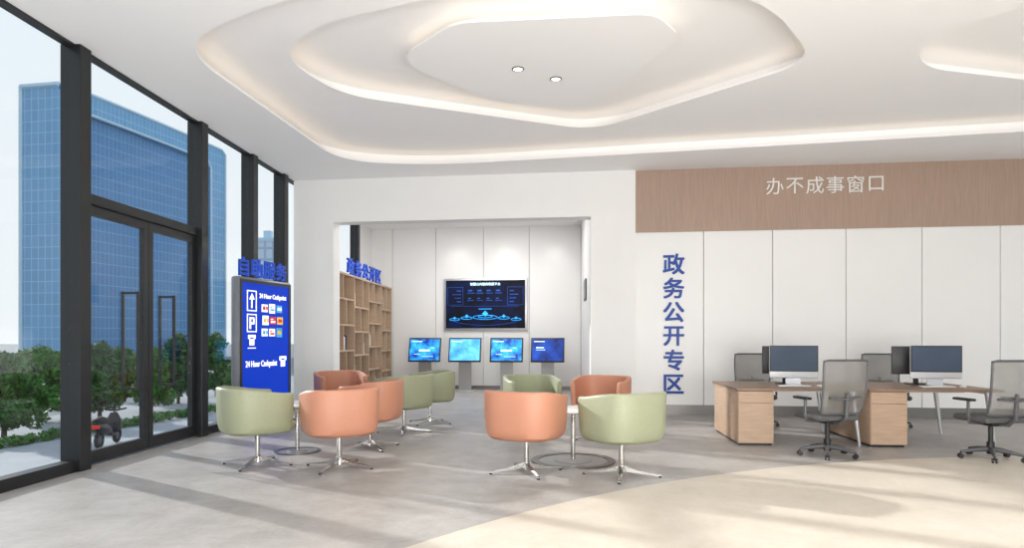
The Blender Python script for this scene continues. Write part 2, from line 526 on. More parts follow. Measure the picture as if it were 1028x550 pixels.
b.bb(0.25, 0.285, -0.012, -0.006, 1.55, 1.73); b.bb(0.285, 0.36, -0.012, -0.006, 1.70, 1.73); b.bb(0.285, 0.36, -0.012, -0.006, 1.62, 1.65); b.bb(0.335, 0.365, -0.012, -0.006, 1.64, 1.71)
obj('cash_pictogram', b, iconw, lb, False)
def phone(b, x, z, s):
    b.bb(x-.35*s, x+.35*s, -0.012, -0.006, z-.5*s, z+.12*s); b.bb(x-.55*s, x+.55*s, -0.012, -0.006, z+.26*s, z+.5*s)
    b.bb(x-.55*s, x-.3*s, -0.012, -0.006, z+.1*s, z+.26*s); b.bb(x+.3*s, x+.55*s, -0.012, -0.006, z+.1*s, z+.26*s)
b = B(); phone(b, 0.305, 1.38, 0.16); b.bb(0.21, 0.40, -0.012, -0.006, 1.25, 1.265); obj('telephone_pictogram', b, iconw, lb, False)
txt('lettering', '24 Hour Cashpoint', 0.10, (0.84, -0.008, 2.06), iconw, lb, 0.003, width=0.70, bold=0.002)
txt('lettering', '24 Hour Cashpoint', 0.13, (0.55, -0.008, 1.0), iconw, lb, 0.003, width=0.78, bold=0.002)
cm = [(iconw, iconr), (iconw, iconc), (iconc, iconw), (iconw, icony), (iconr, iconw), (icony, iconr), (iconw, iconc), (iconw, iconr), (iconc, icony)]
for k in range(9):
    i, j = k % 3, k//3
    x, z = 0.62+i*0.19+(0.02 if j == 1 else 0), 1.88-j*0.19
    b = B(); b.box((x, -0.009, z), (0.15, 0.006, (0.12, 0.15, 0.12)[(i+j) % 3])); cd = obj('card_pictogram', b, cm[k][0], lb, False)
    b = B()
    if k % 3 == 0: b.cyl((x-0.02, -0.0155, z), (x-0.02, -0.011, z), 0.033); b.bb(x+0.03, x+0.065, -0.0155, -0.011, z-0.03, z+0.03)
    elif k % 3 == 1: b.bb(x-0.055, x+0.055, -0.0155, -0.011, z-0.035, z-0.005); b.bb(x-0.055, x, -0.0155, -0.011, z+0.012, z+0.03)
    else: b.cyl((x-0.025, -0.0155, z), (x-0.025, -0.011, z), 0.028); b.cyl((x+0.025, -0.0155, z), (x+0.025, -0.011, z), 0.028)
    obj('emblem', b, cm[k][1], cd, False)
b = B(); phone(b, 1.10, 1.03, 0.17); obj('telephone_pictogram', b, iconw, lb, False)
sg = thing('sign_lettering', 'blue standing characters on top of the light box sign', 'sign', (LBX[0], LBX[1], 2.34), ang)
for k, ch in enumerate('自助服务'):
    txt('character', ch, 0.30, (0.19+0.315*k, 0.05, 0.155), blue2, sg, 0.015, bold=0.006)

# ------------------------------------------------------------------ alcove: bookcase, television, kiosks
bl = math.atan2(5.0, 0.25)
bc = thing('bookcase', 'long oak bookcase with open cubbies along the alcove window side', 'bookcase', (-3.62, 13.2, 0), bl)
BLEN, BH, BD = 4.95, 2.82, 0.40
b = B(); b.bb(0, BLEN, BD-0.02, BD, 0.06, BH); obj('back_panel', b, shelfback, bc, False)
for x in (0, BLEN-0.04):
    b = B(); b.bb(x, x+0.04, 0, BD-0.02, 0, BH); obj('side_panel', b, shelfoak, bc, False)
for z in (0.06, BH-0.04):
    b = B(); b.bb(0.04, BLEN-0.04, 0, BD-0.02, z, z+0.04); obj('top_panel' if z > 1 else 'bottom_panel', b, shelfoak, bc, False)
cells = []
ups = [0.04, 1.42, 2.62, 3.86, BLEN-0.04]
hts = [(0.58, 1.12, 1.68, 2.24), (0.48, 1.00, 1.54, 2.10), (0.62, 1.18, 1.76, 2.30), (0.52, 1.06, 1.60, 2.16)]
for k in range(4):
    x0, x1 = ups[k], ups[k+1]
    if k:
        b = B(); b.bb(x0-0.02, x0+0.02, 0.003, BD-0.02, 0.10, BH-0.04); obj('upright', b, shelfoak, bc, False)
    zs = [0.06]+list(hts[k])+[BH-0.04]
    for z in hts[k]:
        b = B(); b.bb(x0+0.02, x1-0.02, 0.002, BD-0.02, z, z+0.04); obj('shelf', b, shelfoak, bc, False)
    for i, (za, zb) in enumerate(zip(zs[:-1], zs[1:])):
        xm = x0+(x1-x0)*((0.42, 0.58)[(i+k) % 2])
        b = B(); b.bb(xm-0.018, xm+0.018, 0.005, BD-0.02, za+0.04, zb); obj('divider', b, shelfoak, bc, False)
        cells += [(za+0.0405, x0+0.03, xm-0.02), (za+0.0405, xm+0.025, x1-0.03)]
bcol = [('brown', (120, 76, 56)), ('navy', (35, 50, 95)), ('cream', (225, 215, 195)), ('grey', (110, 112, 115)), ('teal', (45, 110, 115))]
bmats = [M('book_'+n, c, 0.6) for n, c in bcol]
random.shuffle(cells)
lay = Matrix.Translation((-3.62, 13.2, 0)) @ Matrix.Rotation(bl, 4, 'Z')
for (z0, x0, x1) in cells[:20]:
    x = x0+0.012
    for q in range(random.randint(3, 7)):
        w = random.uniform(0.03, 0.055); h = random.uniform(0.24, 0.35)
        if x+w > x1: break
        i = random.choice((0, 1, 2, 2, 2, 3, 4))
        b = B(); b.bb(-w/2, w/2, 0.0, 0.2, 0, h, bev=0.004)
        o = obj('book', b, bmats[i], None, False)
        o.matrix_world = lay @ Matrix.Translation((x+w/2, 0.06, z0))
        tag(o, 'hardback book with %s spine standing in the oak bookcase' % bcol[i][0], 'book', '%s books in the bookcase' % bcol[i][0])
        x += w+0.004
sg = thing('sign_lettering', 'blue standing characters along the top of the oak bookcase', 'sign', (-3.62, 13.2, BH), bl)
for k, ch in enumerate('政务公开区'):
    txt('character', ch, 0.40, (1.30+0.60*k, 0.06, 0.20), blue2, sg, 0.02, bold=0.008, width=0.50)

tv = thing('television', 'large wall-mounted television showing a dark blue dashboard in the alcove', 'television', wp(-1.436, DY, 2.355), -A)
b = B(); b.bb(-1.17, 1.17, -0.07, 0, -0.72, 0.72, bev=0.01); obj('frame', b, silver, tv)
b = B(); b.bb(-1.11, 1.11, -0.075, -0.07, -0.665, 0.665); sc = obj('screen', b, tvblue, tv, False)
txt('caption', '智慧公共服务数据平台', 0.085, (0, -0.078, 0.56), pale, tv, 0.001, bold=0.0015)
b = B()
for (x, rx, rz_, z0) in ((0, 0.34, 0.06, -0.36), (0, 0.2, 0.035, -0.34), (-0.52, 0.16, 0.035, -0.38), (0.52, 0.16, 0.035, -0.38), (-0.86, 0.14, 0.03, -0.42), (0.86, 0.14, 0.03, -0.42)):
    b.tube([(x+rx*math.cos(2*PI*k/32), -0.078, z0+rz_*math.sin(2*PI*k/32)) for k in range(32)], 0.007, 4, closed=True)
for x, h, z in ((0, 0.15, -0.26), (-0.52, 0.09, -0.33), (0.52, 0.09, -0.33), (-0.86, 0.07, -0.38), (0.86, 0.07, -0.38)):
    b.box((x, -0.077, z), (h*0.8, 0.004, h*0.8), ry=R(45))
b.box((0, -0.077, -0.13), (0.36, 0.004, 0.016))
obj('screen_graphic', b, cyan, tv, False)
b = B()
for sx in (-1, 1):
    ring_rect(b, min(sx*0.62, sx*1.06), max(sx*0.62, sx*1.06), -0.02, 0.48, 0.008, -0.078, -0.075)
    for k in range(4): b.bb(sx*0.68, sx*(0.80+0.06*(k % 3)), -0.078, -0.075, 0.06+k*0.1, 0.085+k*0.1)
for k in range(4):
    b.bb(-0.5+k*0.26, -0.3+k*0.26, -0.078, -0.075, 0.30, 0.32); b.bb(-0.48+k*0.26, -0.36+k*0.26, -0.078, -0.075, 0.36, 0.40)
    b.bb(-0.5+k*0.26, -0.32+k*0.26, -0.078, -0.075, 0.10, 0.115); b.bb(-0.48+k*0.26, -0.40+k*0.26, -0.078, -0.075, 0.15, 0.18)
b.bb(-0.95, 0.95, -0.078, -0.075, -0.055, -0.047)
b.tube([(0.98*math.cos(PI+PI*k/24), -0.078, -0.38+0.2*math.sin(PI+PI*k/24)) for k in range(25)], 0.006, 4)
obj('screen_graphic', b, midblue, tv, False)

kl = ['touchscreen kiosk nearest the oak bookcase, with a blue city map screen', 'touchscreen kiosk with the bright sky-blue screen, second from the bookcase',
      'touchscreen kiosk below the right end of the television, third from the bookcase', 'touchscreen kiosk with a deep blue screen, nearest the right alcove wall']
for k, (s, scm) in enumerate(zip((-2.97, -1.87, -0.75, 0.34), (glowmap, skyblue, glowmap, deepblue))):
    p = wp(s, 5.0, 0)
    t = thing('information_kiosk', kl[k], 'kiosk', p, -A, 'kiosks along the alcove wall')
    b = B(); b.bb(-0.28, 0.28, -0.2, 0.2, 0, 0.025, bev=0.006); obj('base_plate', b, silver, t)
    b = B(); b.prism([(-0.17, -0.05), (0.17, -0.05), (0.15, 0.08), (-0.15, 0.08)], 0.025, 0.85); obj('post', b, satin, t, False)
    b = B(); b.box((0, -0.06, 1.10), (0.88, 0.05, 0.66), rx=R(-14), bev=0.012); hd = obj('screen_housing', b, blackp, t)
    b = B(); b.box((0, -0.0875, 1.107), (0.81, 0.004, 0.58), rx=R(-14)); obj('screen', b, scm, t, False)
    def q(x, z, w, h):
        b = B(); b.box((x, -0.0895+z*math.tan(R(14)), 1.107+z), (w, 0.004, h), rx=R(-14)); obj('screen_graphic', b, pale, t, False)
    q(-0.22, 0.22, 0.28, 0.022)
    if k == 3:
        q(-0.2, 0.06, 0.2, 0.03); q(-0.18, 0.0, 0.24, 0.012)
    elif k != 1:
        q(0.0, -0.02, 0.30, 0.05); q(0.22, 0.05, 0.1, 0.014); q(-0.2, -0.12, 0.16, 0.012); q(0.1, -0.18, 0.3, 0.01)

# small grey notice on the right alcove wall
t0 = wp(1.49-0.294*0.45, 0.3+5.5*0.45, 0)
nt_ = thing('wall_notice', 'small grey framed notice seen edge-on on the right alcove wall', 'notice', (t0.x-0.012, t0.y, 2.5), 0)
dirw = (wp(1.49, 0.3)-wp(1.196, DY+0.1)).normalized()
nt_.rotation_euler = (0, 0, math.atan2(dirw.y, dirw.x))
b = B(); b.bb(-0.4, 0.4, -0.015, 0.005, -0.2, 0.22); obj('board', b, casegrey, nt_, False)
b = B(); ring_rect(b, -0.42, 0.42, -0.22, 0.24, 0.02, -0.02, 0.005); obj('frame', b, framedark, nt_, False)

# ------------------------------------------------------------------ tub chairs
def sup(a, n=2.9): return 1/((abs(math.cos(a))**n+abs(math.sin(a))**n)**(1/n))
def tub_chair(col, label):
    t = thing('tub_chair', label, 'chair', group='tub chairs in the waiting area')
    b = B()
    rings = []
    N = 44; PH = 126
    def sect(ph, sc=1.0):
        f = abs(ph)/PH
        g = max(0, (f-0.35)/0.65); g = g*g*(3-2*g)
        zt = 0.87-0.06*g
        pr = [(.28, .365), (.335, .372), (.372, .405), (.388, .47), (.398, .60), (.404, zt-.03), (.400, zt-.010), (.390, zt), (.362, zt), (.350, zt-.010), (.345, zt-.04), (.338, .62), (.325, .48)]
        if sc < 1:
            cr = sum(p[0] for p in pr)/len(pr); cz = sum(p[1] for p in pr)/len(pr)
            pr = [(cr+(p[0]-cr)*sc, cz+(p[1]-cz)*sc) for p in pr]
        a = R(ph)-PI/2
        k = sup(a)
        return [b.bm.verts.new((r*k*math.cos(a), r*k*math.sin(a), z)) for r, z in pr]
    seq = [(-PH-4, .72), (-PH-3, .92)]+[(-PH+2*PH*i/N, 1.0) for i in range(N+1)]+[(PH+3, .92), (PH+4, .72)]
    for ph, sc in seq: rings.append(sect(ph, sc))
    n = len(rings[0])
    for i in range(len(rings)-1):
        for k in range(n):
            b.bm.faces.new((rings[i][k], rings[i][(k+1) % n], rings[i+1][(k+1) % n], rings[i+1][k]))
    b.bm.faces.new(rings[0]); b.bm.faces.new(rings[-1])
    b.lathe([(0, .362), (.26, .362), (.325, .369), (.362, .405), (.376, .455), (.374, .475), (.355, .485), (0, .485)], 48, shape=sup)
    obj('shell', b, col, t)
    b = B(); b.lathe([(0, .485), (.30, .485), (.322, .50), (.322, .53), (.305, .55), (.25, .558), (0, .562)], 48, shape=sup)
    obj('seat_cushion', b, col, t)
    b = B(); b.cyl((0, 0, .06), (0, 0, .35), .028); b.lathe([(0, .346), (.13, .346), (.13, .361), (0, .361)], 24); b.lathe([(.03, .11), (.05, .07), (.05, .035), (0, .035)], 20)
    obj('column', b, chrome, t)
    for k in range(4):
        a = PI/4+k*PI/2
        b = B()
        d = Vector((math.cos(a), math.sin(a), 0)); s_ = Vector((-math.sin(a), math.cos(a), 0))
        vs = []
        for (r, w, z0, z1) in ((.03, .022, .05, .10), (.2, .018, .03, .055), (.38, .014, .015, .032), (.40, .012, .015, .028)):
            vs.append([b.bm.verts.new(d*r+s_*w*sx+Vector((0, 0, z))) for sx, z in ((-1, z0), (1, z0), (1, z1), (-1, z1))])
        for i in range(3):
            for j in range(4): b.bm.faces.new((vs[i][j], vs[i][(j+1) % 4], vs[i+1][(j+1) % 4], vs[i+1][j]))
        b.bm.faces.new(vs[0]); b.bm.faces.new(vs[-1])
        lg = obj('leg', b, chrome, t, False)
        b = B(); b.cyl(d*.385, d*.385+Vector((0, 0, .016)), .016, seg=12); obj('glide', b, blackp, lg)
    return t
pg = tub_chair(green, ''); po = tub_chair(orange, '')
used = {'g': False, 'o': False}
chairs = [('g', -2.83, 7.2, -50, 'green tub chair nearest the glass doors, below the blue light box sign'),
 ('o', -1.88, 7.05, 30, 'orange tub chair at the front left, right beside the green chair by the doors'),
 ('o', -1.82, 8.3, 80, 'orange tub chair facing left, just behind the front left orange chair'),
 ('o', -2.78, 10.5, -150, 'farthest orange tub chair, in front of the oak bookcase'),
 ('g', -1.62, 9.7, 50, 'green tub chair behind the left orange chairs, nearer of the two below the first kiosk'),
 ('g', -1.36, 10.75, 110, 'green tub chair below the first kiosk, farther of the pair there'),
 ('o', 0.15, 6.8, -28, 'large front orange tub chair of the right group, seen from behind'),
 ('g', 1.12, 6.62, 32, 'large green tub chair at the front right, nearest the cream floor'),
 ('g', 0.29, 9.3, -165, 'green tub chair behind the large orange chair, below the third kiosk'),
 ('o', 1.25, 9.1, 155, 'orange tub chair behind the large front green chair')]
for c, x, y, rz, lab in chairs:
    pr = pg if c == 'g' else po
    o = copy_tree(pr) if used[c] else pr
    used[c] = True
    o.location = (x, y, 0.0); o.rotation_euler = (0, 0, R(rz)); o['label'] = lab
def rtable(x, y, r, rb, lab):
    t = thing('side_table', lab, 'table', (x, y, 0), 0)
    b = B(); b.lathe([(0, .575), (r-.02, .575), (r, .585), (r, .595), (r-.008, .602), (0, .602)], 40); obj('tabletop', b, tabletop, t)
    b = B(); b.cyl((0, 0, .012), (0, 0, .575), .028); b.lathe([(0, .55), (.12, .56), (.12, .575), (0, .575)], 24); obj('column', b, chrome, t)
    b = B(); b.lathe([(0, 0.0005), (rb*.82, 0.0005), (rb*.82, .006), (rb*.45, .006), (rb*.43, .016), (.06, .024), (0, .024)], 48); obj('base_plate', b, satin, t)
    b = B(); b.lathe([(rb*.82, 0), (rb, 0), (rb, .014), (rb*.82, .014), (rb*.82, 0)], 48); obj('base_ring', b, darksteel, t)
rtable(-2.67, 8.05, .33, .28, 'round white side table between the left group of tub chairs')
rtable(0.70, 7.42, .36, .48, 'round white side table between the large orange and green front chairs')

# ------------------------------------------------------------------ desks
DA = R(5.0)
DO = Matrix.Translation((2.96, 8.48, 0)) @ Matrix.Rotation(-DA, 4, 'Z')
def dp(u, v, z=0): return DO @ Vector((u, v, z))
dl = [('left oak workstation desk beside the blue wall characters', 'oak end cabinet under the left end of the left desk'), ('right oak workstation desk joined to the left one', 'oak end cabinet between the two desks, by the front office chair')]
for k, u0 in enumerate((0.0, 1.66)):
    t = thing('desk', dl[k][0], 'desk', dp(u0, 0), -DA)
    b = B(); b.bb(-0.02, 1.62, -0.02, 1.42, 0.722, 0.752, bev=0.004); obj('desktop', b, oakh, t, False)
    b = B(); b.bb(0.5, 1.52, 0.66, 0.70, 0.66, 0.715); obj('crossbeam', b, silver, t, False)
    for v in (0.10, 1.30):
        b = B(); b.tube([(1.48, v, 0.722), (1.57, v, 0.0)], [0.035, 0.018], 12); obj('leg', b, silver, t)
    b = B(); b.bb(1.44, 1.52, 0.06, 1.34, 0.69, 0.722); obj('leg_rail', b, silver, t, False)
    b = B(); b.lathe([(0, .0), (.035, .0), (.035, .004), (0, .004)], 20, c=(0.8, 0.55, 0.752)); obj('cable_grommet', b, blackp, t)
    c = thing('cabinet', dl[k][1], 'cabinet', dp(u0, 0), -DA)
    b = B(); b.bb(0.0, 0.46, 0.02, 1.38, 0.03, 0.72, bev=0.012); obj('body', b, oak, c)
    b = B(); b.bb(0.02, 0.44, 0.05, 1.35, 0.0, 0.03); obj('plinth', b, blackp, c, False)
    b = B(); b.bb(0.006, 0.454, 0.0, 0.02, 0.036, 0.56, bev=0.004); obj('door', b, oak, c, False)
    b = B(); b.bb(0.006, 0.454, 0.0, 0.02, 0.564, 0.712, bev=0.004); obj('drawer', b, oak, c, False)

def imac(label, loc, rz):
    t = thing('desktop_computer', label, 'computer', loc, rz)
    b = B(); b.box((0, 0.012, 0.325), (0.65, 0.03, 0.46), bev=0.012, seg=3); obj('casing', b, alum, t)
    b = B(); b.bb(-0.32, 0.32, -0.006, -0.002, 0.185, 0.55); obj('bezel', b, blackp, t, False)
    b = B(); b.bb(-0.305, 0.305, -0.009, -0.006, 0.20, 0.535); obj('screen', b, grscreen, t, False)
    b = B(); b.bb(-0.1, 0.1, 0.03, 0.045, 0.0, 0.25); b.bb(-0.1, 0.1, -0.09, 0.1, 0.0, 0.01, bev=0.003); obj('stand', b, alum, t, False)
imac('all-in-one computer with grey screen and silver chin on the left desk', dp(0.94, 0.70, 0.7535), -A-R(4))
imac('all-in-one computer with grey screen and silver chin on the right desk', dp(2.84, 0.70, 0.7535), -A-R(4))
def monitor(label, loc, rz):
    t = thing('monitor', label, 'monitor', loc, rz)
    b = B(); b.box((0, 0, 0.34), (0.6, 0.035, 0.40), bev=0.01); obj('casing', b, blackp, t)
    b = B(); b.bb(-0.285, 0.285, -0.0215, -0.0178, 0.15, 0.53); obj('screen', b, grscreen, t, False)
    b = B(); b.bb(-0.03, 0.03, 0.018, 0.05, 0.012, 0.36); b.bb(-0.12, 0.12, -0.07, 0.12, 0, 0.012, bev=0.004); obj('stand', b, blackp, t, False)
monitor('black monitor seen from behind, back to back with the left desk computer', dp(0.90, 0.98, 0.7535), PI-A-R(6))
monitor('black monitor seen from behind, back to back with the right desk computer', dp(2.70, 0.98, 0.7535), PI-A-R(6))
for k, u in enumerate((0.84, 2.68)):
    side = ('left', 'right')[k]
    t = thing('keyboard', 'slim white keyboard in front of the %s desk computer' % side, 'keyboard', dp(u, 0.38, 0.753), -DA)
    b = B(); b.bb(-0.21, 0.21, -0.06, 0.06, 0, 0.012, bev=0.004); obj('body', b, alum, t)
    b = B()
    for r in range(5):
        for q_ in range(14): b.box((-0.19+q_*0.0292, -0.046+r*0.023, 0.014), (0.024, 0.018, 0.004))
    obj('keys', b, white, t, False)
    o = thing('mouse', 'small white mouse beside the keyboard on the %s desk' % side, 'mouse', dp(u+0.33, 0.38, 0.753), -DA)
    b = B(); b.lathe([(0, 0), (.03, 0), (.033, .008), (.028, .02), (.015, .028), (0, .03)], 20)
    bmesh.ops.scale(b.bm, vec=(1, 1.7, 1), verts=b.bm.verts); obj('shell', b, white, o)

# ------------------------------------------------------------------ office chairs (front = +Y)
def office_chair(label):
    t = thing('office_chair', label, 'chair', group='grey mesh office chairs at the desks')
    b = B(); b.box((0, 0.02, .475), (.52, .50, .075), bev=.035, seg=3); obj('seat', b, seatgrey, t)
    b = B(); b.box((0, 0, .415), (.2, .26, .045), bev=.01); b.cyl((0, 0, .12), (0, 0, .40), .026); b.cyl((0, 0, .06), (0, 0, .2), .04); obj('gas_column', b, blackp, t)
    def prof(x, s):
        z = .54+.60*s
        y = -.26-.09*s-.03*math.sin(s*PI)+.35*x*x
        return Vector((x, y, z))
    b = B()
    hw = lambda s: .275+.012*math.sin(s*PI)-.02*(1-s)
    g = [[b.bm.verts.new(prof(hw(j/12)*(-1+2*i/10), j/12)) for i in range(11)] for j in range(13)]
    for j in range(12):
        for i in range(10): b.bm.faces.new((g[j][i], g[j][i+1], g[j+1][i+1], g[j+1][i]))
    obj('backrest_mesh', b, netgrey, t)
    loop = [prof(-hw(j/10), j/10) for j in range(11)]+[prof(hw(1)*(-.8+1.6*i/8), 1.015) for i in range(9)]+[prof(hw(j/10), j/10) for j in range(10, -1, -1)]+[prof(hw(0)*(.8-1.6*i/8), -.015) for i in range(9)]
    b = B(); b.tube(loop, .013, 8, closed=True); obj('backrest_frame', b, chairframe, t)
    b = B(); b.tube([(0, -.08, .42), (0, -.24, .42), (0, -.33, .50), (0, -.335, .62), (0, -.355, .78)], .02, 8); b.tube([(-.2, -.315, .72), (0, -.355, .70), (.2, -.315, .72)], .014, 8); obj('back_support', b, chairframe, t)
    for sx in (-1, 1):
        b = B(); b.tube([(sx*.12, -.02, .42), (sx*.30, -.03, .43), (sx*.31, -.03, .50), (sx*.31, -.03, .68)], .016, 8); ar = obj('armrest_post', b, chairframe, t)
        b = B(); b.box((sx*.31, .03, .695), (.08, .27, .03), bev=.012); obj('arm_pad', b, blackp, ar)
    for k in range(5):
        a = PI/2+k*2*PI/5
        d = Vector((math.cos(a), math.sin(a), 0))
        b = B(); b.tube([d*.02+Vector((0, 0, .115)), d*.18+Vector((0, 0, .10)), d*.31+Vector((0, 0, .075))], [.03, .024, .016], 10); lg = obj('leg', b, chairframe, t)
        s_ = Vector((-d.y, d.x, 0)); p = d*.31
        b = B()
        for w in (-1, 1): b.cyl(p+s_*(.008*w)+Vector((0, 0, .0285)), p+s_*(.026*w)+Vector((0, 0, .0285)), .0285, seg=18)
        b.cyl(p+Vector((0, 0, .03)), p+Vector((0, 0, .08)), .008, seg=8)
        obj('caster', b, blackp, lg)
    return t
oc = office_chair('')
for k, (x, y, rz, lab) in enumerate(((3.76, 7.72, 10, 'grey mesh office chair in front of the left desk, seen from behind'),
        (5.56, 7.52, 6, 'grey mesh office chair in front of the right desk, cut by the photo edge'),
        (3.95, 10.45, 172, 'grey mesh office chair behind the left desk, half hidden by the black monitor'),
        (5.98, 10.3, 170, 'grey mesh office chair behind the right desk, its back seen over the desktop'))):
    o = oc if k == 0 else copy_tree(oc)
    o.location = (x, y, 0.0045 if y < 7.8 else 0); o.rotation_euler = (0, 0, R(rz)); o['label'] = lab

# ------------------------------------------------------------------ outside
GZ = -1.8
conc = M('concrete_paving', (150, 153, 157), 0.8, var=0.1, scale=0.8)
asph = M('asphalt', (122, 126, 130), 0.85, var=0.1, scale=1.5)
b = B(); b.prism([(-19, -40), (-5.6, -40), (-4.3, 60), (-19, 60)], GZ-0.2, GZ); struct(obj('ground', b, conc, smooth=False))
b = B(); b.prism([(-400, -100), (-19, -100), (-19, 60), (0, 60), (0, 400), (-400, 400)], GZ-0.3, GZ-0.1); struct(obj('road', b, asph, smooth=False))
b = B(); b.prism([(-5.45, -6), (-5.3, -6), (-4.05, 20), (-4.2, 20)], GZ, -0.0); struct(obj('wall_plinth', b, conc, smooth=False))

leafm = [M('leaf_a', (42, 96, 22), 0.6, var=0.5, scale=5), M('leaf_b', (56, 112, 28), 0.6, var=0.5, scale=5), M('leaf_c', (34, 84, 24), 0.6, var=0.5, scale=5)]
bark = M('bark', (86, 70, 56), 0.9, var=0.2)
def leaves(centers, n, size):
    V = []; Fc = []
    for c, rad in centers:
        for _ in range(n):
            d = Vector((random.gauss(0, 1), random.gauss(0, 1), random.gauss(0, 1))).normalized()
            r = rad*random.uniform(0.6, 1.05)
            p = Vector(c)+Vector((d.x*r, d.y*r, d.z*r*0.85))
            u = Vector((random.gauss(0, 1), random.gauss(0, 1), random.gauss(0, 1))).normalized()
            w = u.cross(d)
            if w.length < 0.01: continue
            w.normalize(); s = size*random.uniform(0.6, 1.3)
            i = len(V)
            V += [p-u*s, p+w*s*0.5, p+u*s, p-w*s*0.5]
            Fc.append((i, i+1, i+2, i+3))
    me = bpy.data.meshes.new('foliage'); me.from_pydata(V, [], Fc); me.update()
    return me
tl = [(4, 21, 350, 1.05, 'dark leafy street tree at the far left edge beyond the glass'), (40, 25, 344, 1.1, 'leafy street tree left of the first black window column'),
      (100, 26, 340, 0.95, 'street tree just right of the first window column, seen through the door'), (125, 33, 346, 0.95, 'smaller leafy street tree behind the left door handle'),
      (151, 28.5, 346, 0.8, 'street tree behind the meeting stiles of the glass door'), (179, 32, 332, 1.1, 'tall leafy street tree behind the right door leaf'),
      (217, 36, 332, 1.05, 'street tree seen through the narrow pane right of the door'), (246, 31, 346, 1.0, 'street tree partly behind the blue light box sign')]
for k, (px, Y, ty, wd, lab) in enumerate(tl):
    X = (px-514)/F*Y; top = H-(ty-340)*Y/F
    h = top-GZ
    t = thing('street_tree', lab, 'tree', (X, Y, GZ), group='street trees beyond the glass')
    cs = []
    for q_ in range(42):
        a = random.uniform(0, 2*PI); rr_ = random.uniform(0.05, 0.74)*wd; zz = random.uniform(0.16, 0.86)
        cs.append(((rr_*math.cos(a)*(1.35-zz*0.75), rr_*math.sin(a)*(1.35-zz*0.75), h*zz-0.02), random.uniform(0.28, 0.44)))
    cs.append(((0, 0, h-0.38), 0.36))
    link('foliage', leaves(cs, 210, 0.09), leafm[k % 3], t)
    b = B(); b.tube([(0, 0, 0), (0.03, 0, h*0.4), (0, 0.04, h*0.75)], [0.08, 0.06, 0.03], 8); obj('trunk', b, bark, t)
hc = [((-15.1+k*0.05+random.uniform(-.12, .12), 18.3+k*0.24, GZ+0.12+random.uniform(0, .08)), 0.2) for k in range(44)]
o = link('hedge', leaves(hc, 130, 0.06), leafm[1]); tag(o, 'low clipped green hedge along the pavement below the street trees', 'hedge')
f = thing('guard_rail', 'white metal guard rail along the road behind the trees', 'railing', (-22, 20, GZ-0.1), 0)
wm = M('white_metal', (225, 228, 230), 0.5)
for k in range(21):
    b = B(); b.bb(-0.03, 0.03, 2*k-0.03, 2*k+0.03, 0, 1.0); obj('post', b, wm, f, False)
for z in (0.35, 0.65, 0.95):
    b = B(); b.bb(-0.02, 0.02, 0, 40, z-0.025, z+0.025); obj('rail', b, wm, f, False)

# scooter
sk = thing('scooter', 'dark parked motor scooter with a red tail light outside the glass door', 'scooter', (-12.1, 19.4, GZ), R(100))
redp = M('scooter_red', (200, 24, 28), 0.35, emit=0.3); rub = M('rubber', (10, 10, 11), 0.85); dk = M('scooter_dark', (12, 15, 24), 0.4)
for x in (-0.6, 0.6):
    b = B(); b.tube([(x+0.2*math.cos(2*PI*k/24), 0, 0.26+0.2*math.sin(2*PI*k/24)) for k in range(24)], 0.06, 8, closed=True); w_ = obj('wheel', b, rub, sk)
    b = B(); b.cyl((x, -0.03, .26), (x, .03, .26), .13); obj('hub', b, framedark, w_)
b = B(); b.tube([(-0.88, 0, .70), (-0.7, 0, .64), (-0.4, 0, .56), (-0.1, 0, .46), (0.0, 0, .36)], [.05, .13, .18, .16, .10], 14); b.box((0.12, 0, .34), (.5, .30, .08), bev=.03); b.tube([(0.42, 0, .56), (0.6, 0, .52), (0.78, 0, .42)], [.05, .09, .05], 10); obj('body', b, dk, sk)
b = B(); b.tube([(0.30, 0, .38), (0.38, 0, .55), (0.42, 0, .75), (0.42, 0, .95)], [.16, .21, .20, .10], 14)
bmesh.ops.scale(b.bm, vec=(0.5, 1, 1), verts=b.bm.verts, space=Matrix.Translation((-0.4, 0, 0))); obj('leg_shield', b, dk, sk)
b = B(); b.tube([(-0.82, 0, .80), (-0.5, 0, .80), (-0.25, 0, .75), (-0.05, 0, .73)], [.09, .14, .13, .08], 12); obj('seat', b, rub, sk)
b = B(); b.tube([(0.6, 0, .3), (0.42, 0, .98)], .035, 8); b.tube([(0.36, -.36, 1.08), (0.42, -.1, 1.02), (0.42, .1, 1.02), (0.36, .36, 1.08)], .025, 8); obj('handlebar', b, rub, sk)
b = B(); b.lathe([(0, -.07), (.06, -.06), (.08, 0), (.06, .06), (0, .07)], 16, c=(0.49, 0, .95)); obj('headlamp', b, silver, sk)
b = B(); b.box((-.88, 0, .66), (.08, .26, .1), bev=.02); obj('tail_light', b, redp, sk)

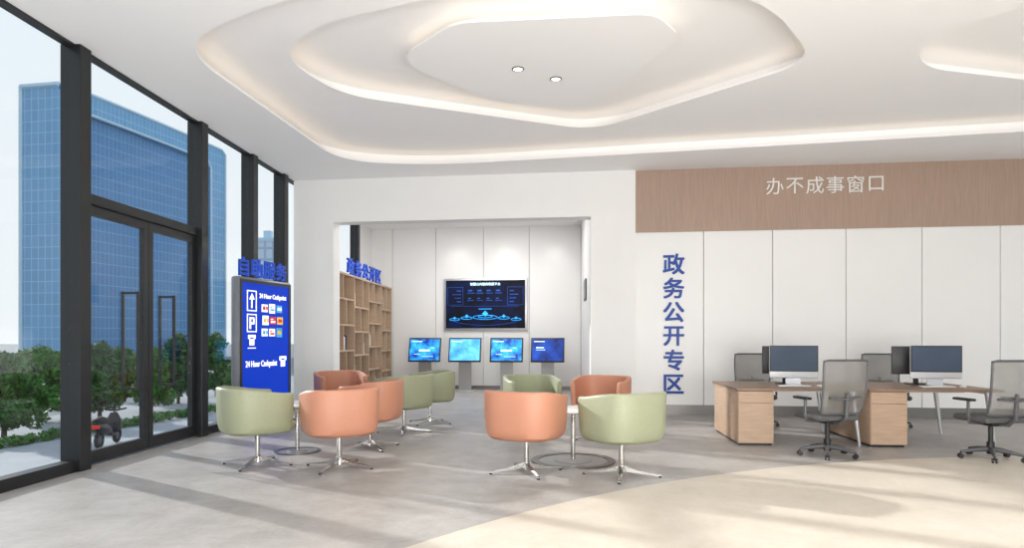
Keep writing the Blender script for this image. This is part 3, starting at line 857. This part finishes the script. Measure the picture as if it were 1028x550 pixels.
# city
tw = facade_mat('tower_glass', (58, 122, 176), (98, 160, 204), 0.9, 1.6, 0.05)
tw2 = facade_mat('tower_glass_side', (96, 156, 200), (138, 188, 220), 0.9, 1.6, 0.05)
twl = M('tower_rim', (176, 206, 224), 0.4, var=0.05, scale=0.2)
t = thing('office_tower', 'large blue glass office tower with pale edge frame rising beyond the glass', 'building', (-63, 90, GZ))
def rf(a, z): return Vector((8.7*a, 31*a, z))
def lf(a, z): return Vector((-6.0*a, 1.0*a, z))
NF = 24
def roof(a): return 38.6 - 0.6*max(0, a-0.1)**2
b = B()
bot = [b.bm.verts.new(rf(i/NF, 0)) for i in range(NF+1)]; tp = [b.bm.verts.new(rf(i/NF, roof(i/NF))) for i in range(NF+1)]
for i in range(NF): b.bm.faces.new((bot[i], bot[i+1], tp[i+1], tp[i]))
q0 = b.bm.verts.new((-6, 31, 0)); q1 = b.bm.verts.new((-6, 31, 38)); p0 = b.bm.verts.new((-6, 1, 0)); p1 = b.bm.verts.new((-6, 1, 38.6))
b.bm.faces.new((bot[-1], q0, q1, tp[-1])); b.bm.faces.new((q0, p0, p1, q1)); b.bm.faces.new(tp+[q1, p1])
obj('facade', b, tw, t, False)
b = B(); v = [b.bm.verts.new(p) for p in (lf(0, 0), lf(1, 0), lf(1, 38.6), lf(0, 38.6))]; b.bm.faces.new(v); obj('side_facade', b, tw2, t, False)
nrm = Vector((31, -8.7, 0)).normalized()
# gate-like frame standing proud of the receding face
b = B()
inner = [rf(0.10, 0), rf(0.10, 34.6), rf(0.12, 35.6)]+[rf(0.12+0.74*k/8, 35.6-0.3*(k/8)**2) for k in range(1, 9)]+[rf(0.885, 34.0), rf(0.89, 0)]
outer = [rf(0.0, 0), rf(0.0, 37.8), rf(0.02, 38.6)]+[rf(0.02+0.95*k/8, roof(0.02+0.95*k/8)) for k in range(1, 9)]+[rf(1.0, 37.4), rf(1.0, 0)]
vi = [b.bm.verts.new(p+nrm*0.8) for p in inner]; vo = [b.bm.verts.new(p+nrm*0.8) for p in outer]
bi = [b.bm.verts.new(p-nrm*0.1) for p in inner]; bo = [b.bm.verts.new(p-nrm*0.1) for p in outer]
for i in range(len(inner)-1):
    b.bm.faces.new((vi[i], vi[i+1], vo[i+1], vo[i])); b.bm.faces.new((vi[i], vi[i+1], bi[i+1], bi[i])); b.bm.faces.new((vo[i], vo[i+1], bo[i+1], bo[i]))
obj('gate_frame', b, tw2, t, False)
b = B()
for path in (inner, outer):
    for p_, q_ in zip(path[:-1], path[1:]): b.cyl(p_+nrm*0.85, q_+nrm*0.85, 0.22, seg=6)
b.cyl(lf(1, 0), lf(1, 38.6), 0.3, seg=6); b.cyl(lf(0, 38.6), lf(1, 38.6), 0.4, seg=6)
obj('edge_frame', b, twl, t, False)
fc2 = facade_mat('pale_facade', (190, 210, 226), (150, 176, 198), 2.2, 3.0, 0.35)
for (px, Y, ty, wpx, lab) in ((266, 170, 242, 18, 'pale distant office block above the light box sign'),):
    X = (px-514)/F*Y; hz = H+(340-ty)*Y/F-GZ; wd = wpx*Y/F
    t = thing('high_rise', lab, 'building', (X, Y, GZ))
    b = B(); b.bb(-wd/2, wd/2, 0, wd, 0, hz); obj('facade', b, fc2, t, False)
    b = B(); b.bb(-wd/2-.2, wd/2+.2, -.2, wd+.2, hz, hz+0.9); b.bb(-wd/5, wd/5, wd*.3, wd*.7, hz+.9, hz+3); obj('roof', b, twl, t, False)

# ------------------------------------------------------------------ world and lamps
w = bpy.data.worlds.new('world'); S.world = w; w.use_nodes = True
nt = w.node_tree
bg = nt.nodes['Background']
tc = nt.nodes.new('ShaderNodeTexCoord'); sp = nt.nodes.new('ShaderNodeSeparateXYZ'); rp = nt.nodes.new('ShaderNodeValToRGB')
nt.links.new(tc.outputs['Generated'], sp.inputs[0]); nt.links.new(sp.outputs[2], rp.inputs['Fac']); nt.links.new(rp.outputs['Color'], bg.inputs['Color'])
e = rp.color_ramp.elements
e[0].position = 0.0; e[0].color = (0.75, 0.77, 0.785, 1)
e[1].position = 0.9; e[1].color = (0.52, 0.65, 0.83, 1)
n_ = rp.color_ramp.elements.new(0.4); n_.color = (0.68, 0.735, 0.785, 1)
bg.inputs['Strength'].default_value = 1.3

sun = bpy.data.lights.new('sun', 'SUN'); sun.energy = 4.6; sun.angle = R(1.4); sun.color = (1, .97, .935)
so = bpy.data.objects.new('sun', sun); COL.objects.link(so)
so.rotation_euler = Vector((.80, -.52, -.40)).to_track_quat('-Z', 'Y').to_euler()

def area(name, loc, sx, sy, power, target=None, col=(1, .985, .965)):
    l = bpy.data.lights.new(name, 'AREA'); l.shape = 'RECTANGLE'; l.size = sx; l.size_y = sy; l.energy = power; l.color = col
    o = bpy.data.objects.new(name, l); COL.objects.link(o); o.location = loc
    if target is not None:
        o.rotation_euler = (Vector(target)-Vector(loc)).to_track_quat('-Z', 'Y').to_euler()
    return o
area('room_fill', (2.0, 1.5, 4.4), 7, 5, 140, (2.0, 6.0, 1.0))  # unseen overhead fill, added to brighten the room
area('bounce_fill', (1.5, -1.5, 0.5), 7, 3, 1020, (1.5, 4.4, 5.4), (1, .988, .972))  # added out of view, stands in for light bounced up to the ceiling
area('alcove_fill', (-0.9, 15.0, 4.42), 3.5, 2.5, 150)  # fill added behind the lintel to brighten the alcove
for s in (-2.2, -0.85, 0.5):
    p = wp(s, DY-0.5, CZ-0.1)
    l = bpy.data.lights.new('wall_washer', 'SPOT'); l.energy = 16; l.spot_size = R(82); l.spot_blend = 0.85; l.shadow_soft_size = 0.1; l.color = (1, .96, .9)
    o = bpy.data.objects.new('wall_washer', l); COL.objects.link(o); o.location = p
    o.rotation_euler = (wp(s, DY, 1.8)-p).to_track_quat('-Z', 'Y').to_euler()
for (x, y) in ((0.075, 8.155), (0.573, 8.467)):
    l = bpy.data.lights.new('downlight_lamp', 'SPOT'); l.energy = 50; l.spot_size = R(80); l.spot_blend = 0.7; l.shadow_soft_size = 0.05; l.color = (1, .95, .88)
    o = bpy.data.objects.new('downlight_lamp', l); COL.objects.link(o); o.location = (x, y, IZ-0.05)
